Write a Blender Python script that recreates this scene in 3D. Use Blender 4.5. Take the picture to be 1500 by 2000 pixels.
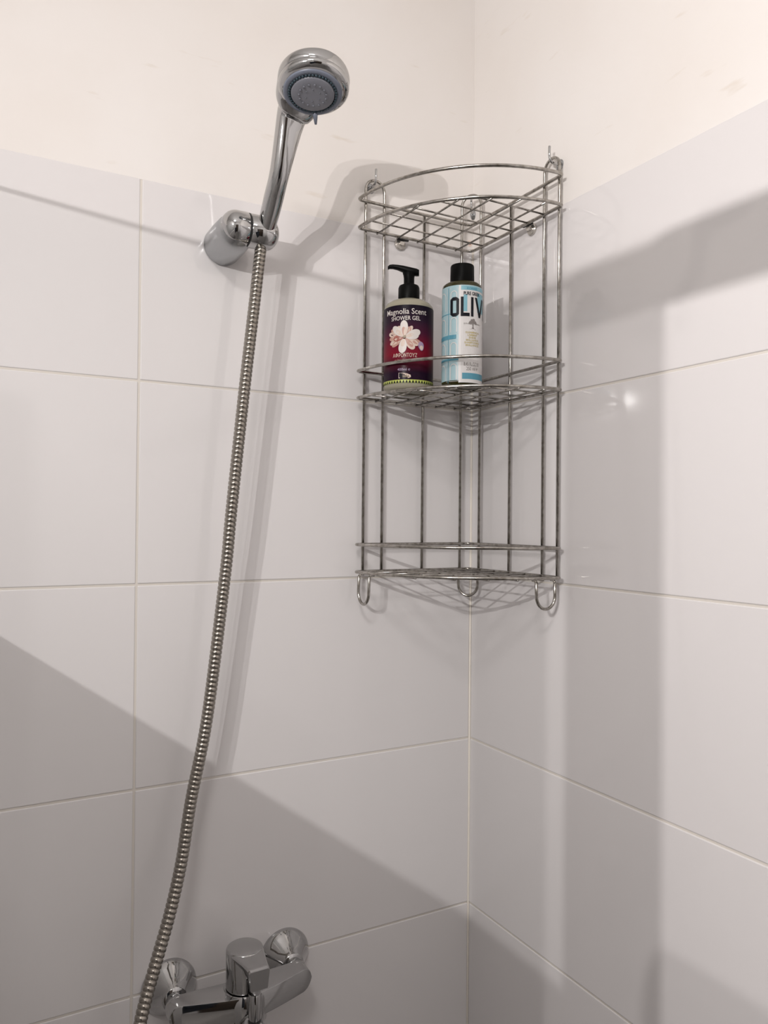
import bpy, bmesh, math, random
from mathutils import Vector, Matrix
random.seed(4)
S = bpy.context.scene
for o in list(bpy.data.objects):
    bpy.data.objects.remove(o, do_unlink=True)
C = S.collection

# ---------------------------------------------------------------- camera
CAM = Vector((-0.6913, -0.9709, 1.5812))
YAW, PITCH, ROLL = math.radians(60.99), math.radians(0.63), math.radians(0.498)
F = Vector((math.cos(YAW)*math.cos(PITCH), math.sin(YAW)*math.cos(PITCH), math.sin(PITCH)))
R0 = Vector((math.sin(YAW), -math.cos(YAW), 0)); U0 = R0.cross(F)
Rv = R0*math.cos(ROLL) + U0*math.sin(ROLL); Uv = -R0*math.sin(ROLL) + U0*math.cos(ROLL)
cd = bpy.data.cameras.new('camera'); cam = bpy.data.objects.new('camera', cd); C.objects.link(cam)
cam.matrix_world = Matrix(((Rv.x, Uv.x, -F.x, CAM.x), (Rv.y, Uv.y, -F.y, CAM.y), (Rv.z, Uv.z, -F.z, CAM.z), (0, 0, 0, 1)))
cd.sensor_fit = 'VERTICAL'; cd.sensor_height = 36.0; cd.lens = 1506.6/2000*36.0; cd.clip_start = 0.01
S.camera = cam
# ---------------------------------------------------------------- world, exposure, lamp and fill powers
w = bpy.data.worlds.new('world'); S.world = w; w.use_nodes = True
w.node_tree.nodes['Background'].inputs[0].default_value = (0.9, 0.93, 1, 1)
w.node_tree.nodes['Background'].inputs[1].default_value = 0.02
S.view_settings.view_transform = 'Standard'; S.view_settings.look = 'None'
S.view_settings.gamma = 1.0; S.view_settings.use_curve_mapping = False
S.view_settings.exposure = 0.98
BULB_POWER, BULB_COLOR, BULB_RADIUS = (13.8, 22.0), (1.0, 0.955, 0.935), 0.007
BULBS = [Vector((-1.45, -1.243, 2.03)), Vector((-1.45, -1.083, 2.03))]
FILL_POWER, FILL_COLOR = 5.9, (1.0, 0.96, 0.94)  # ceiling fill, added to lift the ambient light

# ---------------------------------------------------------------- helpers
def mat(name, col, rough=0.5, metal=0.0, **kw):
    m = bpy.data.materials.new(name); m.use_nodes = True
    b = m.node_tree.nodes['Principled BSDF']
    b.inputs['Base Color'].default_value = (*col, 1); b.inputs['Roughness'].default_value = rough
    b.inputs['Metallic'].default_value = metal
    for k, v in kw.items(): b.inputs[k.replace('_', ' ')].default_value = v
    return m
def nodes(m): return m.node_tree.nodes, m.node_tree.links, m.node_tree.nodes['Principled BSDF']
def link_obj(name, me, m=None, parent=None, smooth=True):
    o = bpy.data.objects.new(name, me); C.objects.link(o)
    if m is not None:
        for mm in (m if isinstance(m, (list, tuple)) else [m]): me.materials.append(mm)
    if smooth:
        me.polygons.foreach_set('use_smooth', [True]*len(me.polygons))
    if parent is not None:
        o.parent = parent; o.matrix_parent_inverse = Matrix.Translation(-Vector(parent.location))
    return o
def bm_obj(name, bm, m, parent=None, smooth=True, angle=None):
    bmesh.ops.recalc_face_normals(bm, faces=bm.faces); bm.normal_update()
    if angle is not None:
        for e in bm.edges:
            if len(e.link_faces) == 2 and e.calc_face_angle(0) > math.radians(angle): e.smooth = False
    me = bpy.data.meshes.new(name); bm.to_mesh(me); bm.free()
    return link_obj(name, me, m, parent, smooth)
def thing(name, loc, label, cat, group=None):
    o = bpy.data.objects.new(name, None); C.objects.link(o); o.location = loc; o.empty_display_size = .02
    return tag(o, label, cat, group)
def tag(o, label, cat, group=None):
    o['label'] = label; o['category'] = cat
    if group: o['group'] = group
    return o
def struct(o): o['kind'] = 'structure'; return o
def box(bm, a, b, bev=0.0, seg=2):
    x0, y0, z0 = [min(p, q) for p, q in zip(a, b)]; x1, y1, z1 = [max(p, q) for p, q in zip(a, b)]
    r = bmesh.ops.create_cube(bm, size=1.0)
    for v in r['verts']:
        v.co = Vector((x0+(v.co.x+.5)*(x1-x0), y0+(v.co.y+.5)*(y1-y0), z0+(v.co.z+.5)*(z1-z0)))
    if bev:
        es = list({e for v in r['verts'] for e in v.link_edges})
        bmesh.ops.bevel(bm, geom=es, offset=bev, segments=seg, affect='EDGES', profile=.5)
def boxo(name, a, b, m, parent=None, bev=0.0, seg=2):
    bm = bmesh.new(); box(bm, a, b, bev, seg)
    return bm_obj(name, bm, m, parent, smooth=False)
def catmull(pts, n=8, closed=False):
    P = [Vector(p) for p in pts]; out = []; N = len(P)
    for i in range(N if closed else N-1):
        if closed: p0, p1, p2, p3 = P[i-1], P[i], P[(i+1) % N], P[(i+2) % N]
        else:
            p1, p2 = P[i], P[i+1]; p0 = P[i-1] if i else p1*2-p2; p3 = P[i+2] if i+2 < N else p2*2-p1
        for k in range(n):
            t = k/n
            out.append(.5*((2*p1)+(-p0+p2)*t+(2*p0-5*p1+4*p2-p3)*t*t+(-p0+3*p1-3*p2+p3)*t**3))
    if not closed: out.append(P[-1])
    return out
def tube(bm, pts, rad, n=10, closed=False, cap=True):
    pts = [Vector(p) for p in pts]; N = len(pts)
    rr = rad if hasattr(rad, '__len__') else [rad]*N
    T = []
    for i in range(N):
        a = pts[(i-1) % N] if (closed or i) else pts[0]; b = pts[(i+1) % N] if (closed or i < N-1) else pts[-1]
        T.append((b-a).normalized())
    up = Vector((0, 0, 1)) if abs(T[0].z) < .9 else Vector((1, 0, 0))
    u = (up - T[0]*up.dot(T[0])).normalized(); frames = [u]
    for i in range(1, N):
        u = (u - T[i]*u.dot(T[i])).normalized(); frames.append(u)
    rings = []
    for i in range(N):
        v = T[i].cross(frames[i])
        rings.append([bm.verts.new(pts[i] + rr[i]*(math.cos(2*math.pi*k/n)*frames[i] + math.sin(2*math.pi*k/n)*v)) for k in range(n)])
    if closed:
        va = T[0].cross(frames[0]); d = rings[-1][0].co - pts[-1]
        off = round(math.atan2(d.dot(va), d.dot(frames[0]))/(2*math.pi/n))
    for i in range(N if closed else N-1):
        A = rings[i]; B = rings[(i+1) % N]; s = 0
        if closed and i == N-1: s = off
        for k in range(n):
            bm.faces.new((A[k], A[(k+1) % n], B[(k+1+s) % n], B[(k+s) % n]))
    if cap and not closed:
        bm.faces.new(rings[0]); bm.faces.new(rings[-1])
def tubeo(name, pts, rad, m, parent=None, n=10, closed=False):
    bm = bmesh.new(); tube(bm, pts, rad, n, closed); return bm_obj(name, bm, m, parent)
def lathe(bm, origin, axis, prof, n=40):
    """prof: list of (radius, height along axis)"""
    axis = Vector(axis).normalized(); origin = Vector(origin)
    up = Vector((0, 0, 1)) if abs(axis.z) < .9 else Vector((1, 0, 0))
    u = (up-axis*up.dot(axis)).normalized(); v = axis.cross(u); rings = []
    for r, h in prof:
        if r < 1e-6: rings.append([bm.verts.new(origin+axis*h)])
        else: rings.append([bm.verts.new(origin+axis*h+r*(math.cos(2*math.pi*k/n)*u+math.sin(2*math.pi*k/n)*v)) for k in range(n)])
    for A, B in zip(rings, rings[1:]):
        for k in range(n):
            k2 = (k+1) % n
            if len(A) == 1 and len(B) == 1: continue
            if len(A) == 1: bm.faces.new((A[0], B[k], B[k2]))
            elif len(B) == 1: bm.faces.new((A[k], A[k2], B[0]))
            else: bm.faces.new((A[k], A[k2], B[k2], B[k]))
    if len(rings[0]) > 1: bm.faces.new(rings[0])
    if len(rings[-1]) > 1: bm.faces.new(rings[-1])
def latheo(name, origin, axis, prof, m, parent=None, n=40, angle=35):
    bm = bmesh.new(); lathe(bm, origin, axis, prof, n); return bm_obj(name, bm, m, parent, angle=angle)

# ---------------------------------------------------------------- materials
def tile_material():
    m = mat('glazed_white_tile', (.685, .662, .66), .07)
    n, l, b = nodes(m); b.inputs['Specular IOR Level'].default_value = .5
    return m
def plaster_material():
    m = mat('warm_white_plaster', (.83, .79, .75), .75)
    n, l, b = nodes(m)
    tc = n.new('ShaderNodeTexCoord')
    # broad tone
    nz = n.new('ShaderNodeTexNoise'); nz.inputs['Scale'].default_value = 5; nz.inputs['Detail'].default_value = 6
    r1 = n.new('ShaderNodeValToRGB'); r1.color_ramp.elements[0].position = .3; r1.color_ramp.elements[1].position = .7
    r1.color_ramp.elements[0].color = (.735, .695, .66, 1); r1.color_ramp.elements[1].color = (.765, .735, .71, 1)
    # smudges: short slanting scuffs with a shape of their own
    mp = n.new('ShaderNodeMapping'); mp.inputs['Scale'].default_value = (14, 14, 70); mp.inputs['Rotation'].default_value = (.25, .25, .0)
    n2 = n.new('ShaderNodeTexNoise'); n2.inputs['Scale'].default_value = 1.0; n2.inputs['Detail'].default_value = 3
    r2 = n.new('ShaderNodeValToRGB'); r2.color_ramp.elements[0].position = .67; r2.color_ramp.elements[1].position = .78
    mx = n.new('ShaderNodeMixRGB'); mx.inputs[2].default_value = (.62, .55, .47, 1)
    ml = n.new('ShaderNodeMath'); ml.operation = 'MULTIPLY'; ml.inputs[1].default_value = .55
    l.new(tc.outputs['Object'], nz.inputs['Vector']); l.new(nz.outputs['Fac'], r1.inputs[0])
    l.new(tc.outputs['Object'], mp.inputs['Vector']); l.new(mp.outputs[0], n2.inputs['Vector']); l.new(n2.outputs['Fac'], r2.inputs[0])
    l.new(r2.outputs[0], ml.inputs[0]); l.new(ml.outputs[0], mx.inputs[0]); l.new(r1.outputs[0], mx.inputs[1]); l.new(mx.outputs[0], b.inputs['Base Color'])
    n3 = n.new('ShaderNodeTexNoise'); n3.inputs['Scale'].default_value = 60; n3.inputs['Detail'].default_value = 5
    bp = n.new('ShaderNodeBump'); bp.inputs['Strength'].default_value = .06; bp.inputs['Distance'].default_value = .003
    l.new(tc.outputs['Object'], n3.inputs['Vector']); l.new(n3.outputs['Fac'], bp.inputs['Height']); l.new(bp.outputs['Normal'], b.inputs['Normal'])
    return m
def wire_material():
    m = mat('tarnished_chrome_wire', (.50, .47, .43), .16, 1.0)
    n, l, b = nodes(m)
    tc = n.new('ShaderNodeTexCoord'); nz = n.new('ShaderNodeTexNoise'); nz.inputs['Scale'].default_value = 160; nz.inputs['Detail'].default_value = 3
    r = n.new('ShaderNodeValToRGB'); r.color_ramp.elements[0].position = .3; r.color_ramp.elements[1].position = .6
    r.color_ramp.elements[0].color = (.26, .24, .21, 1); r.color_ramp.elements[1].color = (.46, .44, .41, 1)
    l.new(tc.outputs['Object'], nz.inputs['Vector']); l.new(nz.outputs['Fac'], r.inputs[0]); l.new(r.outputs[0], b.inputs['Base Color'])
    return m
TILE = tile_material(); PLASTER = plaster_material()
GROUT = mat('beige_grout', (.64, .60, .55), .8)
CAULK = mat('corner_caulk', (.74, .69, .62), .5)
PAINT = mat('white_ceiling_paint', (.85, .84, .83), .8)
FLOOR = mat('grey_beige_floor', (.36, .345, .33), .35)
CHROME = mat('polished_chrome', (.46, .46, .46), .06, 1.0)
SATIN = mat('satin_grey_chrome', (.42, .43, .44), .26, 1.0)
WIRE = wire_material()
HOSEM = mat('steel_hose', (.33, .305, .27), .27, 1.0)
BLACK = mat('black_plastic', (.003, .003, .003), .4, Specular_IOR_Level=.07)
RUBBER = mat('black_rubber', (.012, .012, .012), .5)
FACE = mat('slate_grey_spray_face', (.20, .205, .235), .35)
FACE2 = mat('blue_grey_spray_ring', (.17, .19, .24), .35)
NOZ = mat('dark_teal_nozzles', (.022, .045, .06), .45)
ALU = mat('white_aluminium', (.72, .72, .72), .4)
ACRYL = mat('opaque_white_panel', (.66, .65, .64), .4)
SPACER = mat('clear_spacer_disc', (.55, .52, .48), .15, .6)
RUST = mat('rust_spot', (.22, .07, .04), .8)

# ---------------------------------------------------------------- room shell
XW, YW, ZC = -1.56, -2.3, 2.6
def tiled_wall(name, axis, cols, length):
    """axis 0: wall on the plane y=0 running along x; axis 1: wall on x=0 running along y."""
    def bx(a0, a1, d0, d1, z0, z1):
        return ((a0, d0, z0), (a1, d1, z1)) if axis == 0 else ((d0, a0, z0), (d1, a1, z1))
    a, b = bx(length, .1 if axis == 0 else 0.0, .006, .1, 0, ZC)
    wl = struct(boxo(name, a, b, PLASTER))
    a, b = bx(length, 0.0015, .0008, .006, 1.998, ZC); boxo('plaster', a, b, PLASTER, wl)
    a, b = bx(length, 0.0012, .0012, .006, 0.0, 1.998); boxo('grout', a, b, GROUT, wl)
    cache = {}
    for c0, c1 in cols:
        for r in range(8):
            wdt = abs(c1-c0)-.0026
            key = round(wdt, 4)
            if key not in cache:
                bm = bmesh.new(); h = .25-.0026
                if axis == 0: box(bm, (-wdt/2, 0, -h/2), (wdt/2, .006, h/2), .0011, 2)
                else: box(bm, (0, -wdt/2, -h/2), (.006, wdt/2, h/2), .0011, 2)
                o = bm_obj('tile', bm, TILE, wl, smooth=False); cache[key] = o.data
            else:
                o = bpy.data.objects.new('tile', cache[key]); C.objects.link(o); o.parent = wl
            mid = (c0+c1)/2; zz = 2.0-.125-.25*r
            jit = random.uniform(0, .0004)
            o.location = (mid, jit, zz) if axis == 0 else (jit, mid, zz)
            o.rotation_euler = (random.uniform(-.0006, .0006), 0, random.uniform(-.0006, .0006)) if axis == 0 else (0, random.uniform(-.0006, .0006), random.uniform(-.0006, .0006))
    return wl
WL = tiled_wall('wall_left', 0, [(-.4975, 0), (-.9975, -.4975), (-1.4975, -.9975), (XW, -1.4975)], XW)
WR = tiled_wall('wall_right', 1, [(-.5, 0), (-1.0, -.5), (-1.5, -1.0), (-2.0, -1.5), (YW, -2.0)], YW)
bm = bmesh.new(); tube(bm, [(-.0003, -.0003, 0), (-.0003, -.0003, 2.0)], .0017, 8); bm_obj('corner_caulk', bm, CAULK, WL)
struct(boxo('wall_side', (XW-.1, YW, 0), (XW, .1, ZC), PAINT))
struct(boxo('wall_back', (XW-.1, YW-.1, 0), (.1, YW, ZC), PAINT))
struct(boxo('floor', (XW-.1, YW-.1, -.1), (.1, .1, 0), FLOOR))
struct(boxo('ceiling', (XW-.1, YW-.1, ZC), (.1, .1, ZC+.1), PAINT))
# hairline crack and scuffs in the plaster
CRACK = mat('hairline_crack', (.66, .60, .53), .9)
bm = bmesh.new()
pts = [(-.378+.0012*math.sin(k*2.3)+.0008*math.sin(k*5.1), .0017, 2.205-.0085*k) for k in range(13)]
tube(bm, pts, .0004, 5); bm_obj('crack', bm, CRACK, WL)
# unseen door at the far end, added so the chrome mirrors something dark
DOORM = mat('dark_brown_door', (.05, .035, .025), .45)
dr = struct(boxo('door_1', (-1.25, YW, 0), (-.45, YW+.04, 2.05), DOORM, None, .004))
latheo('door_handle', (-1.17, YW+.04, 1.0), (0, 1, 0), [(.024, 0), (.024, .008), (.010, .010), (.010, .045), (.016, .05), (.016, .06), (0, .062)], CHROME, dr)

# ---------------------------------------------------------------- shower screen beside the camera (casts the wall shadows)
XS = -.80
sc = thing('shower_screen', (XS, -.40, 0), 'white framed shower screen with solid lower panel and glass above, left of the camera', 'shower screen')
boxo('post', (XS-.007, -.760, 0), (XS+.007, -.695, 1.972), ALU, sc, .002)
boxo('top_rail', (XS-.012, -1.75, 1.9395), (XS+.012, -.760, 1.975), ALU, sc, .003)
boxo('lower_panel', (XS-.012, -.695, 0.0), (XS+.012, -.002, 1.551), ACRYL, sc, .002)
GL = bpy.data.materials.new('thin_clear_glass'); GL.use_nodes = True
n = GL.node_tree.nodes; l = GL.node_tree.links; n.remove(n['Principled BSDF'])
tr = n.new('ShaderNodeBsdfTransparent'); tr.inputs[0].default_value = (.95, .96, .96, 1)
gs = n.new('ShaderNodeBsdfGlossy'); gs.inputs['Roughness'].default_value = .02
mx = n.new('ShaderNodeMixShader'); mx.inputs[0].default_value = .05
l.new(tr.outputs[0], mx.inputs[1]); l.new(gs.outputs[0], mx.inputs[2]); l.new(mx.outputs[0], n['Material Output'].inputs[0])
boxo('glass_pane', (XS-.003, -.695, 1.551), (XS+.003, -.004, 1.966), GL, sc)
boxo('edge_strip', (XS-.003, -.695, 1.9655), (XS+.003, -.002, 1.9695), ALU, sc)

boxo('stand_in_bar', (XS-.008, -1.75, 1.592), (XS+.008, -.845, 1.608), ALU, sc, .003)  # made-up bar, only there to carry the stand-in towel
# added towel: stands in for shadow and dark reflection of the person with the camera
TOW = mat('stand_in_dark_blue', (.012, .018, .028), .95)
bm = bmesh.new(); g = []
prof = [(-.013, .648+.06*k) for k in range(16)]+[(-.0125, 1.596), (-.009, 1.608), (0, 1.613), (.009, 1.608), (.0125, 1.596)]+[(.013, 1.548-.06*k) for k in range(13)]
for j in range(31):
    y = -.853-.62*j/30; row = []
    for (dx, z) in prof:
        fold = .006*math.sin(j*1.15)*min(1, (1.62-z)/.3)
        row.append(bm.verts.new((XS+dx+math.copysign(abs(fold), dx)*(1 if abs(dx) > .001 else 0), y+.004*math.sin(z*9+j*.4), z)))
    g.append(row)
for a, b in zip(g, g[1:]):
    for k in range(len(prof)-1): bm.faces.new((a[k], a[k+1], b[k+1], b[k]))
tw = bm_obj('person_stand_in', bm, TOW); sm = tw.modifiers.new('thickness', 'SOLIDIFY'); sm.thickness = .004; sm.offset = 1
tag(tw, 'added dark blue towel shaped to cast the shadow of the person holding the camera', 'towel')

# ---------------------------------------------------------------- wall lamp and added ceiling fill
lb = thing('wall_lamp', (XW, -1.163, 2.03), 'white wall lamp bar with two small spot bulbs, behind the camera', 'lamp')
boxo('back_bar', (XW, -1.40, 2.005), (XW+.03, -.93, 2.055), ALU, lb, .004)
for p, pw in zip(BULBS, BULB_POWER):
    tubeo('arm', [(XW+.03, p.y, p.z), (p.x-.022, p.y, p.z)], .008, CHROME, lb)
    latheo('socket', (p.x-.036, p.y, p.z), (1, 0, 0), [(.012, 0), (.015, .004), (.015, .02), (.009, .022)], ALU, lb, 20)
    ld = bpy.data.lights.new('bulb', 'SPOT'); ld.energy = pw; ld.color = BULB_COLOR; ld.shadow_soft_size = BULB_RADIUS; ld.spot_size = math.radians(158); ld.spot_blend = 1.0
    lo = bpy.data.objects.new('bulb', ld); C.objects.link(lo); lo.location = p; lo.rotation_euler = Vector((1, .02, -.12)).to_track_quat('-Z', 'Y').to_euler()
cl = thing('ceiling_fill', (-1.05, -1.25, ZC), 'added ceiling fill light with a round white base, unseen behind the camera', 'lamp')  # made-up fixture housing the ambient fill light
latheo('base', (-1.05, -1.25, ZC), (0, 0, -1), [(.19, 0), (.19, .03), (.178, .034)], ALU, cl, 48)
ld = bpy.data.lights.new('fill_light', 'AREA'); ld.shape = 'DISK'; ld.size = .34; ld.energy = FILL_POWER; ld.color = FILL_COLOR
lo = bpy.data.objects.new('fill_light', ld); C.objects.link(lo); lo.location = (-1.05, -1.25, ZC-.04)

# ================================================================ corner shelf
rack = thing('corner_shelf', (-.012, -.012, 1.466), 'three-tier chrome wire corner rack hung in the tiled corner', 'shelf')
OX, OY = -.012, -.012
RX, RY = .193, .2035
def loop_pts(z, rx=RX, ry=RY, cr=.010, n=28):
    """rounded quarter disc outline: corner, along the left wall, arc, back along the right wall"""
    pts = []
    def arc(cx, cy, a0, a1, r, k):
        for i in range(k+1):
            a = a0+(a1-a0)*i/k; pts.append((cx+r*math.cos(a), cy+r*math.sin(a), z))
    arc(OX-cr, OY-cr, 0, math.pi/2, cr, 5)                       # back corner
    e = .006                                                       # small radius at the ends of the arc
    arc(OX-rx+e, OY-e, math.pi/2, math.pi+.25, e, 5)
    for i in range(1, n):
        t = i/n; a = math.pi + (math.pi/2)*t
        if .03 < t < .97: pts.append((OX+rx*math.cos(a), OY+ry*math.sin(a), z))
    arc(OX-e, OY-ry+e, -math.pi/2-.25, 0, e, 5)
    return pts
WR1, WR2, WR3 = .0023, .0021, .0013
def inside(x, y):
    return ((x-OX)/RX)**2+((y-OY)/RY)**2
for zt, zr in ((1.990, 2.030), (1.7515, 1.789), (1.5095, 1.5475)):
    tubeo('guard_ring', loop_pts(zr), WR1, WIRE, rack, 10, True)
    tr_ = tubeo('tray_frame', loop_pts(zt), WR1, WIRE, rack, 10, True)
    for k in range(5):
        x = OX-.028-.0335*k
        y1 = OY-RY*math.sqrt(max(0, 1-((x-OX)/RX)**2))
        tubeo('mesh_wire', [(x, OY+.0015, zt-.0022), (x, y1-.001, zt-.0022)], WR3, WIRE, tr_, 8)
        y = OY-.031-.0340*k
        x1 = OX-RX*math.sqrt(max(0, 1-((y-OY)/RY)**2))
        tubeo('mesh_wire', [(OX+.0015, y, zt+.0002), (x1-.001, y, zt+.0002)], WR3, WIRE, tr_, 8)
def arch(p0, p1, zb, zt, rise=None, n=12):
    """U turned upside down from p0 to p1 (xy pairs)"""
    p0 = Vector((*p0, 0)); p1 = Vector((*p1, 0)); mid = (p0+p1)/2; hw = (p1-p0).length/2; d = (p1-p0).normalized()
    rise = rise or hw
    pts = [Vector((p0.x, p0.y, zb))]
    for i in range(n+1):
        a = math.pi - math.pi*i/n
        q = mid+d*hw*math.cos(a); pts.append(Vector((q.x, q.y, zt-rise+rise*math.sin(a))))
    pts.append(Vector((p1.x, p1.y, zb)))
    return pts
IW = .0042
tubeo('upright_loop', arch((-.191, OY+IW), (-.161, OY+IW), 1.508, 2.064), WR2, WIRE, rack)
tubeo('upright_loop', arch((OX+IW, -.174), (OX+IW, -.2035), 1.508, 2.062), WR2, WIRE, rack)
cl_ = arch((-.0285, OY+.001), (OX+.001, -.0355), 1.508, 2.071)
tubeo('upright_loop', cl_, WR2, WIRE, rack)
tubeo('upright_wire', [(-.0935, OY+IW, 1.508), (-.0935, OY+IW, 2.031)], WR2, WIRE, rack)
tubeo('upright_wire', [(OX+IW, -.103, 1.508), (OX+IW, -.103, 2.031)], WR2, WIRE, rack)
def hook(p0, p1, curl, zt, zb, n=14):
    p0 = Vector((*p0, 0)); p1 = Vector((*p1, 0)); mid = (p0+p1)/2; hw = (p1-p0).length/2; d = (p1-p0).normalized(); cv = Vector((*curl, 0))
    pts = [p0+cv*.008+Vector((0, 0, zt)), p0+cv*.003+Vector((0, 0, zt-.0005)), p0+cv*.0007+Vector((0, 0, zt-.003))]
    dep = hw*1.15
    for i in range(n+1):
        a = math.pi+math.pi*i/n; q = mid+d*hw*math.cos(a)
        pts.append(Vector((q.x, q.y, zb+dep+dep*math.sin(a))))
    pts += [p1+cv*.0007+Vector((0, 0, zt-.003)), p1+cv*.003+Vector((0, 0, zt-.0005)), p1+cv*.008+Vector((0, 0, zt))]
    return pts
tubeo('hanging_hook', hook((-.1995, -.0125), (-.1985, -.0410), (1, 0), 1.5062, 1.4655), .0021, WIRE, rack)
tubeo('hanging_hook', hook((-.0130, -.2055), (-.0420, -.2035), (0, 1), 1.5062, 1.4690), .0021, WIRE, rack)
tubeo('hanging_hook', hook((-.0310, -.0120), (-.0120, -.0345), (-.76, -.64), 1.5062, 1.4700), .0021, WIRE, rack)
# spacer discs resting on the tiles below the top tray
for c, ax in (((-.131, -.0005, 1.9835), (0, -1, 0)), ((-.0005, -.141, 1.9850), (-1, 0, 0))):
    d = latheo('spacer_disc', c, ax, [(.0085, 0), (.0085, .0025), (.0075, .0035), (.0035, .0042), (.0035, .0085)], SPACER, rack, 28)
    s = Vector(c)+Vector(ax)*.009
    off = Vector((.009, 0, 0)) if ax[1] else Vector((0, .009, 0))
    tubeo('spacer_clip', [s-off+Vector((0, 0, .0045)), s+off+Vector((0, 0, .0055))], .0028, RUBBER, d, 8)
# screw hooks the rack hangs on
def screw_hook(p, nrm, label, side):
    t = thing('screw_hook', p, label, 'hook', 'screw hooks holding the wire rack')
    p = Vector(p); nrm = Vector(nrm).normalized()
    latheo('collar', p, nrm, [(.0075, 0), (.0075, .0012), (.0045, .003), (.0025, .0045)], SATIN, t, 20)
    sv = Vector(side)
    tubeo('shank', catmull([p, p+nrm*.010, p+nrm*.016+sv*.002+Vector((0, 0, .002)), p+nrm*.0185+sv*.004+Vector((0, 0, .009)), p+nrm*.0185+sv*.004+Vector((0, 0, .021))], 5), .0017, CHROME, t, 8)
screw_hook((-.180, 0.0015, 2.0555), (0, -1, 0), 'screw hook in the plaster of the left wall, holding the left loop of the rack', (.008, 0, 0))
screw_hook((0.0015, -.194, 2.0530), (-1, 0, 0), 'screw hook in the plaster of the right wall, holding the right loop of the rack', (0, .008, 0))
screw_hook((0.0, 0.0, 2.053), (-1, -1, 0), 'screw hook deep in the corner, holding the middle loop of the rack', (0, 0, 0))
pl = latheo('rusty_plug', (-.006, .0018, 2.0085), (0, -1, 0), [(.0055, 0), (.005, .0012), (.0022, .0016), (0, .0016)], mat('ivory_plug', (.72, .6, .52), .6), None, 18)
tag(pl, 'small rust-stained ivory plug in the corner just above the tiles', 'wall plug')
latheo('rust_hole', (-.006, .0003, 2.0085), (0, -1, 0), [(.0024, 0), (.0022, .0004), (0, .0005)], RUST, pl, 12)

# ================================================================ hand shower, bracket, hose
br = thing('shower_bracket', (-.401, 0, 1.934), 'grey and chrome wall bracket holding the hand shower', 'bracket')
BY = -.058
latheo('wall_mount', (-.3955, -.0005, 1.9325), (-.0, -1, .03), [(.0240, 0), (.0248, .002), (.0248, .030), (.0238, .05), (.020, .062), (.013, .070), (0, .073)], SATIN, br, 48)
def capsule_prof(L, r, dome, end):
    """from 0 to L; end: which ends are domed"""
    pr = []
    if end[0]: pr += [(r*math.sin(a*math.pi/16), dome-dome*math.cos(a*math.pi/16)) for a in range(0, 9)]
    else: pr += [(r*.93, 0), (r, r*.05)]
    if end[1]: pr += [(r*math.sin(a*math.pi/16), L-dome+dome*math.cos(a*math.pi/16)) for a in range(8, -1, -1)]
    else: pr += [(r, L-r*.05), (r*.93, L)]
    return pr
latheo('pivot_body', (-.4155, BY, 1.938), (1, 0, 0), capsule_prof(.0325, .0212, .018, (1, 0)), CHROME, br, 48, 60)
latheo('rubber_ring', (-.3835, BY, 1.938), (1, 0, 0), [(.0185, 0), (.0206, .0004), (.0206, .0022), (.0185, .0026)], RUBBER, br, 48)
latheo('handle_clamp', (-.3815, BY, 1.938), (1, 0, 0), capsule_prof(.0400, .0205, .016, (0, 1)), CHROME, br, 48, 60)

# handset
H = Vector((-.349, -.184, 2.0615)); N = Vector((-.095, -.220, -.971)).normalized()
hs = thing('hand_shower', (-.361, -.06, 1.938), 'chrome hand shower with round grey spray face, tilted out from its wall bracket', 'shower head')
ctr = [(-.3625, -.0560, 1.926), (-.3620, -.0590, 1.931), (-.3610, -.0640, 1.9365), (-.3610, -.0780, 1.9510), (-.3612, -.0950, 1.9700), (-.3618, -.1160, 1.9930), (-.3620, -.1350, 2.0160)]
neck = Vector((ctr[-1][0], ctr[-1][1], ctr[-1][2]))
EU = -((neck-H) - N*(neck-H).dot(N)).normalized()      # in the face plane, away from the handle
EW = N.cross(EU).normalized()
RH = .0402
# stations: centre, half width, half thickness, squareness
st = []
def add(p, hwid, hth, ex): st.append((Vector(p), hwid, hth, ex))
add(ctr[0], .0070, .0070, 2); add(ctr[1], .0085, .0085, 2); add(ctr[2], .0105, .0105, 2); add(ctr[3], .0115, .0115, 2)
add(ctr[4], .0119, .0119, 2); add(ctr[5], .0119, .0119, 2);
for u, hwid, hth, vv in ((-.0530, .0168, .0117, .0040), (-.0430, .0225, .0118, -.0030), (-.0320, .0290, .0120, -.0088), (-.0200, .0352, .0122, -.0104), (-.0100, .0390, .0123, -.0112),
                         (0.0, RH, .0124, -.0115), (.0100, .0389, .0123, -.0115), (.0200, .0349, .0119, -.0113), (.0280, .0288, .0110, -.0110), (.0340, .0214, .0098, -.0106), (.0375, .0144, .0082, -.0103), (.0394, .0079, .0058, -.0101), (.0401, .0028, .0025, -.0100)):
    add(H+EU*u+N*vv+EW*(math.copysign(.0020, EW.dot(Rv)) if u < -.04 else 0), hwid, hth, 2.6)
M = len(st)
dense = []
cen = catmull([s[0] for s in st], 4)
prm = catmull([(s[1], s[2], s[3]) for s in st], 4)
bm = bmesh.new(); rings = []; K = 40
for i, (p, q) in enumerate(zip(cen, prm)):
    a = cen[max(i-1, 0)]; b = cen[min(i+1, len(cen)-1)]; T = (b-a).normalized()
    wq = min(1.0, max(0.0, (i/len(cen)-.30)/.28))*.85; T = (T*(1-wq)+EU*wq).normalized()
    w_ = (EW-T*EW.dot(T)).normalized(); nn = w_.cross(T).normalized()
    if nn.dot(N) < 0: nn = -nn
    ring = []
    for k in range(K):
        t = 2*math.pi*k/K; c, s = math.cos(t), math.sin(t); e = 2/q.z
        ring.append(bm.verts.new(p + w_*q.x*math.copysign(abs(c)**e, c) + nn*q.y*math.copysign(abs(s)**e, s)))
    rings.append(ring)
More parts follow.
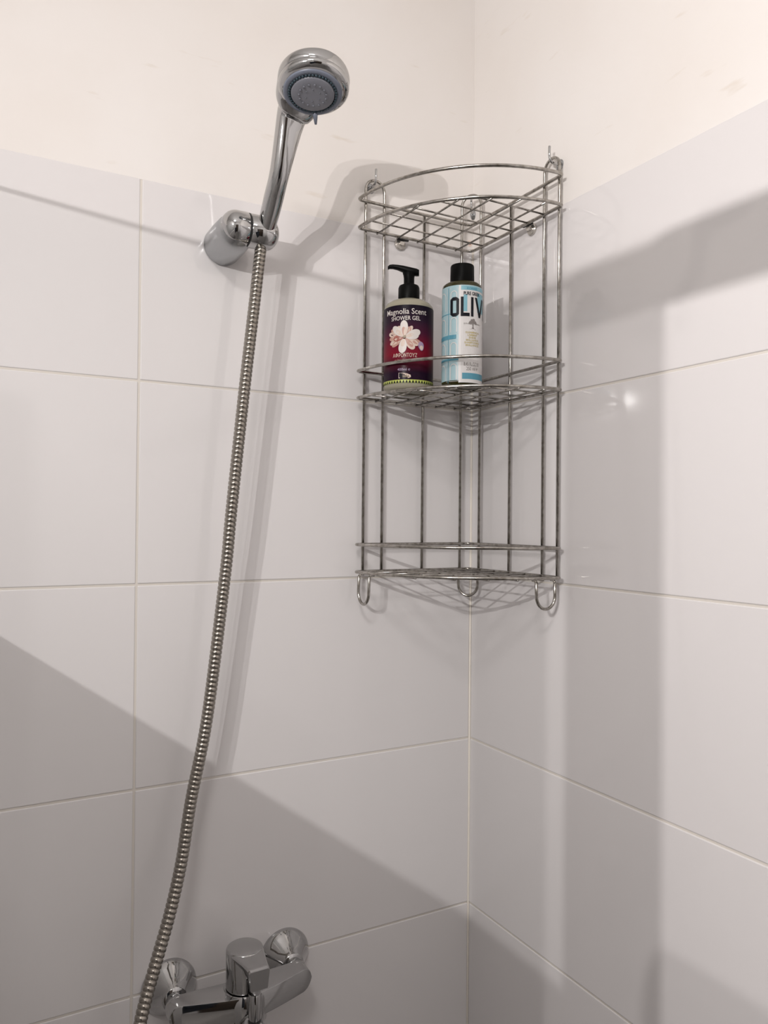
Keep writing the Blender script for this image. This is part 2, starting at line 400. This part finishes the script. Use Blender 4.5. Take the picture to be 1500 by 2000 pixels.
for A, B in zip(rings, rings[1:]):
    for k in range(K): bm.faces.new((A[k], A[(k+1) % K], B[(k+1) % K], B[k]))
bm.faces.new(rings[0]); bm.faces.new(rings[-1])
shell = bm_obj('handle_shell', bm, CHROME, hs)
latheo('chrome_bezel', H-N*.006, N, [(.0385, 0), (.0396, .003), (.0392, .0062), (.0372, .0082), (.0345, .0094), (.0330, .0096)], CHROME, hs, 64, 80)
FC = H+N*.002-EU*.0022
latheo('spray_ring', FC, N, [(.0332, 0), (.0330, .0022), (.0318, .0032), (.0272, .0034), (.0262, .0016)], FACE2, hs, 64, 70)
sf = latheo('spray_face', FC, N, [(.0244, .0018), (.0242, .0044), (.0232, .0052), (.0150, .0055), (0, .0056)], FACE, hs, 64, 70)
bm = bmesh.new()
for k in range(44):
    a = 2*math.pi*k/44; p = FC+(EU*math.cos(a)+EW*math.sin(a))*.0262
    lathe(bm, p+N*.0018, N, [(.0018, 0), (.0015, .0026), (0, .0029)], 8)
nz_ = bm_obj('nozzle_ring', bm, NOZ, hs); nz_['kind'] = 'stuff'
bm = bmesh.new()
for k in range(15):
    a = 2*math.pi*k/15; lathe(bm, FC+(EU*math.cos(a)+EW*math.sin(a))*.0152+N*.0053, N, [(.0017, 0), (.0013, .0013), (0, .0016)], 8)
for k in range(6):
    a = 2*math.pi*(k+.5)/6; lathe(bm, FC+(EU*math.cos(a)+EW*math.sin(a))*.0085+N*.0053, N, [(.0011, 0), (.0008, .0009), (0, .0011)], 8)
nb = bm_obj('spray_nubs', bm, mat('nub_grey', (.15, .155, .18), .4), sf); nb['kind'] = 'stuff'
TD = (EU*(-EW.dot(Rv))+EW*EU.dot(Rv)).normalized(); TD = TD if TD.dot(Uv) < 0 else -TD
tp = FC+TD*.0290
tubeo('selector_tab', [tp+N*.001, tp+TD*.006+N*.004, tp+TD*.011+N*.009], [.0034, .0026, .0013], FACE2, hs, 10)

# hose
hp = [(-.3600, -.0300, 1.900), (-.3630, -.0420, 1.893), (-.3665, -.0530, 1.880), (-.3720, -.0590, 1.845), (-.3830, -.0580, 1.741), (-.3970, -.0550, 1.590), (-.4020, -.0500, 1.515), (-.4210, -.0450, 1.341), (-.4395, -.0450, 1.244), (-.4515, -.0500, 1.175),
      (-.4665, -.0600, 1.123), (-.4845, -.0760, 1.082), (-.5000, -.0900, 1.047), (-.5085, -.0980, 1.020), (-.512, -.1040, .98), (-.508, -.1080, .92), (-.485, -.1080, .87), (-.445, -.1000, .85), (-.405, -.0850, .87), (-.382, -.0700, .91), (-.3765, -.0650, .965)]
hp[0] = (-.3635, -.0580, 1.934); hp[1] = (-.3645, -.0590, 1.916); hp[2] = (-.3668, -.0595, 1.896)
line = catmull(hp, 24)
# resample by length
acc = [0.0]
for a, b in zip(line, line[1:]): acc.append(acc[-1]+(b-a).length)
PER = .0056; L = acc[-1]; nr = int(L/PER)
def at_len(s):
    import bisect
    i = min(max(bisect.bisect_right(acc, s)-1, 0), len(line)-2); t = (s-acc[i])/max(1e-9, acc[i+1]-acc[i]); return line[i].lerp(line[i+1], t)
pts, rad = [], []
for i in range(nr):
    for fpos, r in ((0.0, .0063), (.08, .0071), (.45, .0074), (.84, .0071), (.92, .0063)):
        pts.append(at_len((i+fpos)*PER)); rad.append(r)
hz = thing('shower_hose', (-.3765, -.065, .965), 'ribbed steel shower hose hanging from the hand shower down past the mixer tap', 'hose')
bm = bmesh.new(); tube(bm, pts, rad, 16); bm_obj('ribbed_sleeve', bm, HOSEM, hz)
latheo('hose_nut', (-.3765, -.065, .956), (0, 0, 1), [(.0095, 0), (.0105, .002), (.0105, .018), (.0095, .02)], CHROME, hz, 6)

# ================================================================ bath mixer
MX, MZ = -.3765, .997
mt = thing('bath_mixer', (MX, 0, MZ), 'chrome bath mixer tap with two round wall flanges and a flat lever', 'tap')
for x in (MX-.0765, MX+.0765):
    e = latheo('wall_flange', (x, .0005, 1.001), (0, -1, 0), [(.0335, 0), (.0340, .003), (.0330, .006), (.0285, .011), (.0215, .021), (.0160, .029), (.0148, .032), (.0140, .033)], CHROME, mt, 56, 60)
    latheo('inlet_neck', (x, -.030, 1.000), (0, -1, 0), [(.0115, 0), (.0115, .012), (.0105, .013)], CHROME, mt, 32)
    latheo('inlet_nut', (x, -.036, .999), (0, -1, -.02), [(.0120, 0), (.0138, .0015), (.0138, .0085), (.0130, .0100)], CHROME, mt, 8, 20)
# bowed body with rounded ends
def body_mesh():
    bm = bmesh.new(); hl, hh = .0905, .0145; nx = 56
    def bow(x): return -.026*(1-min(1, (abs(x)/hl))**1.3)
    prof = []
    for i in range(nx+1):
        q = 2*i/nx-1; x = hl*(math.sin(q*math.pi/2)*.75+q*.25)
        d = hl-abs(x); r = hh*.98
        z = hh if d > r else hh*math.sqrt(max(0, 1-((r-d)/r)**2))
        prof.append((x, z))
    # outline ring of each x station: rounded rectangle in y,z
    rings = []
    for x, z in prof:
        z = max(z, .0009); y0 = -.040+bow(x)*.2; y1 = -.0600+bow(x)
        c = min(.0022, z*.6); ring = []
        for (yy, zz) in ((y0, z), (y1+c, z), (y1+c*.3, z-c*.3), (y1, z-c), (y1, -z+c), (y1+c*.3, -z+c*.3), (y1+c, -z), (y0, -z)):
            ring.append(bm.verts.new((MX+x, yy, MZ+zz)))
        rings.append(ring)
    for A, B in zip(rings, rings[1:]):
        for k in range(8): bm.faces.new((A[k], A[(k+1) % 8], B[(k+1) % 8], B[k]))
    bm.faces.new(rings[0]); bm.faces.new(rings[-1])
    return bm
bm_obj('tap_body', body_mesh(), CHROME, mt, angle=32)
HY = -.062
latheo('hub', (MX, HY, .972), (0, 0, 1), [(.0255, 0), (.0275, .003), (.0280, .030), (.0268, .036), (.0240, .0405)], CHROME, mt, 56, 50)
hd = latheo('lever_cap', (MX, HY, 1.0135), (0, 0, 1), [(.0222, 0), (.0225, .001), (.0225, .0435), (.0218, .0455), (.0200, .0465), (0, .0468)], CHROME, mt, 56, 50)
# lever: flat plate growing from the cap, front edge turned down
bm = bmesh.new()
sec = [(-.066, .0215, 1.0585, .0095), (-.080, .0190, 1.0588, .0080), (-.095, .0155, 1.0590, .0085), (-.106, .0135, 1.0590, .0135), (-.1125, .0128, 1.0588, .0205), (-.1155, .0124, 1.0575, .0225)]
rings = []
for y, hw, zt, th in sec:
    c = .0018
    rings.append([bm.verts.new((MX+xx, y, zz)) for xx, zz in ((-hw, zt-c), (-hw+c, zt), (hw-c, zt), (hw, zt-c), (hw*.82, zt-th), (-hw*.82, zt-th))])
for A, B in zip(rings, rings[1:]):
    for k in range(6): bm.faces.new((A[k], A[(k+1) % 6], B[(k+1) % 6], B[k]))
bm.faces.new(rings[0]); bm.faces.new(rings[-1])
bm_obj('lever', bm, CHROME, mt, angle=35)
# spout and diverter
tubeo('spout', catmull([(MX, -.070, .985), (MX, -.095, .976), (MX, -.125, .962), (MX, -.160, .945), (MX, -.195, .928), (MX, -.203, .915)], 5), [.014]*3+[.0150]*20+[.0135]*3, CHROME, mt, 20)
dv = latheo('diverter_knob', (MX, -.1005, .984), (0, 0, 1), [(.0090, 0), (.0090, .004), (.0064, .0055), (.0060, .009), (.0078, .012), (.0078, .038), (.0070, .040), (0, .0405)], CHROME, mt, 32, 40)
latheo('seal_ring', (MX, -.1005, .9895), (0, 0, 1), [(.0060, 0), (.0071, .0008), (.0071, .0024), (.0060, .003)], RUBBER, dv, 28)

# ================================================================ bottles
class Wrap:
    """maps (s, z) on a label to a point on the bottle; s = arc length to the viewer's right"""
    def __init__(self, c, r):
        self.c = Vector((c[0], c[1], 0)); self.r = r
        d = Vector((CAM.x-c[0], CAM.y-c[1], 0)).normalized(); self.d = d; self.rt = Vector((-d.y, d.x, 0))
        if self.rt.dot(Rv) < 0: self.rt = -self.rt
    def ang(self, a, z, off=0.0):
        r = self.r+off; return self.c+self.d*r*math.cos(a)+self.rt*r*math.sin(a)+Vector((0, 0, z))
    def p(self, s, z, off=0.0): return self.ang(s/self.r, z, off)
def text_tris(txt, size, bold=0.0, xs=1.0, align='CENTER', shear=0.0):
    cu = bpy.data.curves.new('t', 'FONT'); cu.body = txt; cu.size = size; cu.align_x = align; cu.align_y = 'CENTER'; cu.offset = bold; cu.resolution_u = 3; cu.shear = shear
    ob = bpy.data.objects.new('t', cu); C.objects.link(ob)
    dg = bpy.context.evaluated_depsgraph_get(); me = ob.evaluated_get(dg).to_mesh()
    V = [(v.co.x*xs, v.co.y) for v in me.vertices]; Fc = [tuple(p.vertices) for p in me.polygons]
    ob.evaluated_get(dg).to_mesh_clear(); bpy.data.objects.remove(ob); bpy.data.curves.remove(cu)
    return V, Fc
def wrap_text(name, W, txt, s, z, size, m, parent, bold=0.0, xs=1.0, off=.00035, width=None, shear=0.0):
    V, Fc = text_tris(txt, size, bold, xs, shear=shear)
    if width:
        w0 = max(v[0] for v in V)-min(v[0] for v in V); k = width/w0; V = [(x*k, y) for x, y in V]
    me = bpy.data.meshes.new(name); me.from_pydata([W.p(s+x, z+y, off) for x, y in V], [], Fc); me.update()
    return link_obj(name, me, m, parent, smooth=False)
def wrap_poly(bm, W, pts, off, mi=0):
    f = bm.faces.new([bm.verts.new(W.p(x, z, off)) for x, z in pts]); f.material_index = mi
def wrap_rect(bm, W, s0, s1, z0, z1, off, n=8, mi=0):
    for i in range(n):
        a = s0+(s1-s0)*i/n; b = s0+(s1-s0)*(i+1)/n
        wrap_poly(bm, W, [(a, z0), (b, z0), (b, z1), (a, z1)], off, mi)
def wrap_line(bm, W, pts, wd, off, mi=0):
    for (x0, z0), (x1, z1) in zip(pts, pts[1:]):
        dx, dz = x1-x0, z1-z0; L_ = math.hypot(dx, dz) or 1; nx_, nz2 = -dz/L_*wd/2, dx/L_*wd/2
        wrap_poly(bm, W, [(x0+nx_, z0+nz2), (x0-nx_, z0-nz2), (x1-nx_, z1-nz2), (x1+nx_, z1+nz2)], off, mi)
def open_cyl(name, c, r, z0, z1, m, parent, n=64, seg=1):
    bm = bmesh.new(); R_ = []
    for j in range(seg+1):
        z = z0+(z1-z0)*j/seg
        R_.append([bm.verts.new((c[0]+r*math.cos(2*math.pi*k/n), c[1]+r*math.sin(2*math.pi*k/n), z)) for k in range(n)])
    for A, B in zip(R_, R_[1:]):
        for k in range(n): bm.faces.new((A[k], A[(k+1) % n], B[(k+1) % n], B[k]))
    return bm_obj(name, bm, m, parent)
WHITE = mat('print_white', (.60, .55, .52), .45); CREAM = mat('print_cream', (.58, .46, .39), .45); PINK = mat('print_pink', (.44, .25, .20), .45)
SALMON = mat('print_salmon', (.30, .09, .07), .45); LILAC = mat('print_lilac', (.30, .22, .33), .4); LIME = mat('print_lime', (.42, .46, .10), .45); GOLDP = mat('print_gold', (.50, .42, .20), .5)
INK = mat('print_ink', (.005, .006, .010), .4, Specular_IOR_Level=.15); OLIVEB = mat('print_brown', (.20, .14, .07), .4); GREYP = mat('print_grey', (.20, .18, .17), .5)
ZB = 1.7545
# ---- shower gel
mc = (-.1572, -.0723); mr = .0333
bt = thing('shower_gel_bottle', (mc[0], mc[1], ZB), 'pump bottle of magnolia shower gel with dark wine-red label, on the middle tier', 'bottle')
GEL = mat('pale_clear_gel', (.44, .41, .31), .14, 0, Transmission_Weight=.35, IOR=1.4)
latheo('body', (*mc, ZB), (0, 0, 1), [(.024, .001), (.029, 0), (.0322, .002), (mr, .006), (mr, .112), (.0325, .1150), (.0295, .1190), (.0240, .1225), (.0165, .1245), (.0150, .1255)], GEL, bt, 64, 60)
latheo('collar', (*mc, ZB), (0, 0, 1), [(.0143, .1240), (.0146, .1250), (.0144, .1420), (.0132, .1450), (.0100, .1465), (.0080, .1475)], BLACK, bt, 40)
# pump stem flares into the slanted head
Wm = Wrap(mc, mr+.0004)
latheo('pump_stem', (*mc, ZB), (0, 0, 1), [(.0072, .1465), (.0072, .1560), (.0078, .1600), (.0088, .1630)], BLACK, bt, 32)
bm = bmesh.new(); cM = Vector((*mc, ZB)); rt = Wm.rt; dd = Wm.d
secs = [(.0135, .1632, .0052, .0070), (.0100, .1640, .0062, .0085), (.0, .1658, .0075, .0088), (-.008, .1685, .0066, .0074), (-.016, .1708, .0056, .0054), (-.022, .1718, .0050, .0046), (-.0265, .1716, .0044, .0042), (-.0290, .1700, .0036, .0034)]
rings = []
for s, z, hw, hh in secs:
    ring = []
    for k in range(14):
        t = 2*math.pi*k/14; c_, s_ = math.cos(t), math.sin(t)
        ring.append(bm.verts.new(cM+rt*s+dd*hw*math.copysign(abs(c_)**.6, c_)+Vector((0, 0, z+hh*.55*math.copysign(abs(s_)**.7, s_)))))
    rings.append(ring)
for A, B in zip(rings, rings[1:]):
    for k in range(14): bm.faces.new((A[k], A[(k+1) % 14], B[(k+1) % 14], B[k]))
bm.faces.new(rings[0]); bm.faces.new(rings[-1])
bm_obj('pump_head', bm, BLACK, bt, angle=50)
LB = mat('wine_red_label', (.1, .01, .02), .30, Specular_IOR_Level=.08)
n, l, b = nodes(LB); tc = n.new('ShaderNodeTexCoord'); sp = n.new('ShaderNodeSeparateXYZ'); mr_ = n.new('ShaderNodeMapRange')
mr_.inputs['From Min'].default_value = 1.762; mr_.inputs['From Max'].default_value = 1.866
cr = n.new('ShaderNodeValToRGB'); els = cr.color_ramp.elements
els[0].position = 0; els[0].color = (.012, .004, .012, 1); els[1].position = 1; els[1].color = (.008, .006, .012, 1)
for pos, col in ((.14, (.014, .004, .014, 1)), (.26, (.07, .006, .016, 1)), (.38, (.17, .008, .020, 1)), (.50, (.14, .008, .022, 1)), (.64, (.060, .010, .028, 1)), (.80, (.022, .010, .022, 1))):
    e = els.new(pos); e.color = col
l.new(tc.outputs['Object'], sp.inputs[0]); l.new(sp.outputs['Z'], mr_.inputs['Value']); l.new(mr_.outputs[0], cr.inputs[0]); l.new(cr.outputs[0], b.inputs['Base Color'])
lab = open_cyl('label', mc, mr+.0003, 1.7625, 1.8655, LB, bt)
wrap_text('title_text', Wm, 'Magnolia Scent', -.0045, 1.8565, .0105, WHITE, lab, .00005, width=.0585)
wrap_text('product_text', Wm, 'SHOWER GEL', -.0045, 1.8475, .0078, WHITE, lab, .00005, width=.0405)
wrap_text('product_text', Wm, '\u0391\u03a6\u03a1\u039f\u039d\u03a4\u039f\u03a5\u0396', -.0050, 1.7985, .0070, CREAM, lab, .00003, width=.0330)
wrap_text('small_text', Wm, '\u03bc\u03b5 \u03ac\u03c1\u03c9\u03bc\u03b1 \u03bc\u03b1\u03bd\u03cc\u03bb\u03b9\u03b1\u03c2', -.0060, 1.7925, .0038, PINK, lab, width=.0260)
wrap_text('volume_text', Wm, '400ml \u212e', -.0060, 1.7800, .0048, LILAC, lab, .00005, width=.0170)
# flower print
bm = bmesh.new(); layer = [0.0002]
def petal(cx, cz, ang, ln, wd, mi, tip=.5):
    layer[0] += .00003
    a = math.radians(ang); ux, uz = math.cos(a), math.sin(a); pts = []
    for k in range(20):
        t = k/20*2*math.pi; q = (1-math.cos(t))/2*ln
        wv = wd/2*math.sin(t)*(1-.35*math.cos(t-.0)*tip*2*.5)
        pts.append((cx+ux*q-uz*wv, cz+uz*q+ux*wv))
    c0 = bm.verts.new(Wm.p(cx+ux*ln*.5, cz+uz*ln*.5, layer[0])); vs = [bm.verts.new(Wm.p(x, z, layer[0])) for x, z in pts]
    for k in range(20):
        f = bm.faces.new((c0, vs[k], vs[(k+1) % 20])); f.material_index = mi
fx, fz = -.0055, 1.8222
for ang, ln, wd, mi in ((150, .024, .008, 2), (165, .026, .009, 1), (182, .024, .008, 2), (200, .024, .008, 1), (212, .022, .008, 2), (186, .016, .009, 3), (55, .019, .007, 1), (62, .016, .008, 2), (-18, .026, .008, 2), (-28, .022, .009, 1),
                        (-50, .021, .011, 1), (-48, .017, .007, 2), (120, .018, .009, 1), (137, .023, .011, 0), (137, .015, .006, 1), (92, .024, .012, 0), (95, .014, .006, 2), (80, .013, .005, 1), (22, .024, .012, 0), (10, .020, .011, 0), (20, .012, .005, 1), (-100, .022, .0125, 0), (-104, .012, .006, 1)):
    petal(fx+.002*math.cos(math.radians(ang)), fz+.002*math.sin(math.radians(ang)), ang, ln*.86, wd*.84, mi)
petal(fx-.002, fz, 20, .0045, .0035, 4)
petal(fx+.0235, fz-.0170, 100, .0120, .0080, 5); petal(fx+.0235, fz-.0160, 100, .0060, .0050, 1)
bm_obj('flower_print', bm, [WHITE, CREAM, PINK, SALMON, OLIVEB, LILAC], lab, smooth=False)
# small logo: white shape, dark letters
bm = bmesh.new(); wrap_poly(bm, Wm, [(-.0130, 1.7685), (.0010, 1.7688), (.0035, 1.7700), (.0030, 1.7728), (-.0010, 1.7745), (-.0060, 1.7755), (-.0130, 1.7758)], .0002)
bm_obj('logo_patch', bm, CREAM, lab, smooth=False)
wrap_text('logo_text', Wm, 'B', -.0105, 1.7722, .0075, INK, lab, .0003, width=.0042)
wrap_text('logo_text', Wm, 'iala', -.0030, 1.7714, .0052, OLIVEB, lab, .0001, width=.0090)
bm = bmesh.new(); W2 = Wrap(mc, mr+.0004)
wrap_rect(bm, W2, -.050, .050, 1.7625, 1.7668, .0002, 40)
bm_obj('lime_band', bm, LIME, lab, smooth=False)
bm = bmesh.new()
for k in range(24):
    s = -.050+k*.0042; wrap_poly(bm, W2, [(s, 1.7627), (s+.0034, 1.7627), (s+.0017, 1.7664)], .0004)
zg = bm_obj('zigzag_print', bm, INK, lab, smooth=False)

# ---- shampoo
oc = (-.1145, -.137); orr = .0260
ob_ = thing('shampoo_bottle', (oc[0], oc[1], ZB), 'olive shampoo bottle with black cap and pale blue and white label, on the middle tier', 'bottle')
OGL = mat('dark_olive_plastic', (.045, .038, .004), .12, 0, Transmission_Weight=.45, IOR=1.45)
latheo('body', (*oc, ZB), (0, 0, 1), [(.018, .0015), (.0225, 0), (.0252, .002), (orr, .0055), (orr, .1305), (.0252, .1335), (.0220, .1360), (.0165, .1375), (.0150, .1385)], OGL, ob_, 64, 60)
latheo('cap', (*oc, ZB), (0, 0, 1), [(.0155, .1365), (.0158, .1375), (.0155, .1595), (.0148, .1612), (0, .1618)], BLACK, ob_, 48, 45)
SKY = mat('label_sky_blue', (.20, .42, .50), .35); SKY2 = mat('label_pale_blue', (.34, .49, .53), .35); TEAL = mat('label_teal', (.08, .27, .36), .35); LWH = mat('label_white', (.64, .62, .61), .35)
OL = open_cyl('label', oc, orr+.0003, 1.7615, 1.8835, SKY2, ob_)
Wo = Wrap(oc, orr+.0004)
A = lambda px: orr*math.asin(max(-1, min(1, (px-903)/39.0)))
Zp = lambda py: 1.8829-(py-557)*.000656
bm = bmesh.new()
s0 = A(897)
wrap_rect(bm, Wo, s0, s0+.052, Zp(747), Zp(557), .0001, 18)
bm_obj('front_panel', bm, LWH, OL)
bm = bmesh.new()
wrap_rect(bm, Wo, A(901), s0+.052, Zp(566), Zp(557.5), .0002, 16)
wrap_rect(bm, Wo, A(906), A(913), Zp(608), Zp(575), .0002, 4)  # white gaps beside the blue patches paint in a glare
wrap_rect(bm, Wo, A(932), s0+.048, Zp(608), Zp(570), .0002, 8)
bm_obj('sky_print_glare_gaps', bm, SKY, OL)
bm = bmesh.new()
wrap_rect(bm, Wo, A(904), s0+.044, Zp(740), Zp(728), .0002, 14)
wrap_rect(bm, Wo, -.0405, A(892), Zp(661), Zp(653), .0002, 10)
wrap_rect(bm, Wo, -.0405, A(897), Zp(703), Zp(699), .0002, 10)
for px in (877.5,):
    wrap_rect(bm, Wo, A(px)-.0004, A(px)+.0004, Zp(747), Zp(560), .0002, 1)
wrap_rect(bm, Wo, -.0400, A(880), Zp(612), Zp(610.5), .0002, 6)
bm_obj('teal_print', bm, TEAL, OL)
bm = bmesh.new()
for (sa, sb) in ((A(879.5), A(896)), (-.0395, A(875.5))):
    for (zt, zb) in ((562, 608), (614, 651), (663, 698), (705, 744)):
        za, zz = Zp(zb), Zp(zt); wrap_line(bm, Wo, [(sa, za), (sb, za), (sb, zz), (sa, zz), (sa, za)], .0004, .0003)
        cx = (sa+sb)/2; hw = (sb-sa)*.34; top = zz-hw-.0035
        arcp = [(cx-hw, za+.002)]+[(cx+hw*math.cos(math.pi-math.pi*k/10), top+hw*math.sin(math.pi*k/10)) for k in range(11)]+[(cx+hw, za+.002)]
        wrap_line(bm, Wo, arcp, .0011, .0003)
bm_obj('arch_print', bm, LWH, OL, smooth=False)
# lettering
SC = A(924)+.000
wrap_text('brand_text', Wo, 'KORRES', SC-.001, Zp(563), .0042, TEAL, OL, .00015, width=.0150)
wrap_text('range_text', Wo, 'PURE GREEK', SC-.001, Zp(573), .0062, INK, OL, .00015, width=.0240)
bm = bmesh.new(); zt_, zb_ = Zp(579.5), Zp(617.5); bw, bh = .0036, .0044
def bar(a, b, z0, z1): wrap_rect(bm, Wo, a, b, z0, z1, .0004, 4)
o0, o1 = A(881), A(897.5)
bar(o0, o0+bw, zb_+.0030, zt_-.0030); bar(o1-bw, o1, zb_+.0030, zt_-.0030)
for sg, ze in ((1, zt_), (-1, zb_)):
    k_ = 6
    for q in range(k_):
        a, b = o0+(o1-o0)*q/k_, o0+(o1-o0)*(q+1)/k_
        cut = lambda x: .0030*max(0, 1-min(x-o0, o1-x)/.0032)
        wrap_poly(bm, Wo, [(a, ze-sg*cut(a)), (b, ze-sg*cut(b)), (b, ze-sg*(bh+.4*cut(b))), (a, ze-sg*(bh+.4*cut(a)))], .0004)
l0, l1 = A(900.5), A(917.5); bar(l0, l0+bw, zb_, zt_); bar(l0+bw, l1, zb_, zb_+bh)
i0 = A(920); bar(i0, i0+bw, zb_, zt_)
v0, v1 = A(927), .0350; vm = (v0+v1)/2
for q in range(4):
    f0, f1 = q/4, (q+1)/4; za, zb2 = zt_+(zb_-zt_)*f0, zt_+(zb_-zt_)*f1
    for e0, sg in ((v0, 1), (v1, -1)):
        xa, xb = e0+sg*(vm-v0-bw*.5)*f0, e0+sg*(vm-v0-bw*.5)*f1
        wrap_poly(bm, Wo, [(xa, za), (xa+sg*bw, za), (xb+sg*bw, zb2), (xb, zb2)], .0004)
e0 = .0372; bar(e0, e0+bw, zb_, zt_)
for zc_ in (zb_, (zb_+zt_-bh)/2, zt_-bh): bar(e0+bw, e0+.0100, zc_, zc_+bh)
bm_obj('title_lettering', bm, INK, OL, smooth=False)
wrap_text('small_text', Wo, 'SINCE   1996', SC-.0005, Zp(632), .0026, GREYP, OL, width=.0240)
for i, (tx, wd) in enumerate((('GLEAMING &', .0200), ('LAMBENT', .0145), ('SHINE', .0105), ('BRILLIANCE', .0180), ('SHAMPOOING', .0220), ('BRILLANCE', .0190))):
    wrap_text('gold_text', Wo, tx, SC-.0005, Zp(649+5.0*i), .0034, GOLDP, OL, .00008, width=wd)
wrap_text('volume_text', Wo, '8.45 FL.OZ.US', SC-.001, Zp(711), .0066, GREYP, OL, 0, width=.0220)
wrap_text('volume_text', Wo, '250 ml \u212e', SC-.0005, Zp(720), .0062, GREYP, OL, 0, width=.0165)
bm = bmesh.new()
def blob(cx, cz, r, n_=12):
    wrap_poly(bm, Wo, [(cx+r*math.cos(2*math.pi*k/n_), cz+r*.85*math.sin(2*math.pi*k/n_)) for k in range(n_)], .0003+random.uniform(0, .0001))
for dx, dz, r in ((0, .0030, .0030), (-.0030, .0012, .0024), (.0030, .0014, .0025), (-.0044, .0002, .0015), (.0046, .0002, .0016), (.0012, .0046, .0019), (-.0016, .0040, .0017)): blob(SC-.0002+dx, Zp(631)+dz, r)
wrap_poly(bm, Wo, [(SC-.0022, Zp(641.5)), (SC+.0020, Zp(641.5)), (SC+.0006, Zp(638)), (SC+.0008, Zp(630)), (SC-.0010, Zp(630)), (SC-.0007, Zp(638))], .0004)
wrap_line(bm, Wo, [(SC-.0045, Zp(642.5)), (SC+.0045, Zp(642.5))], .0003, .0004)
bm_obj('tree_print', bm, GREYP, OL, smooth=False)
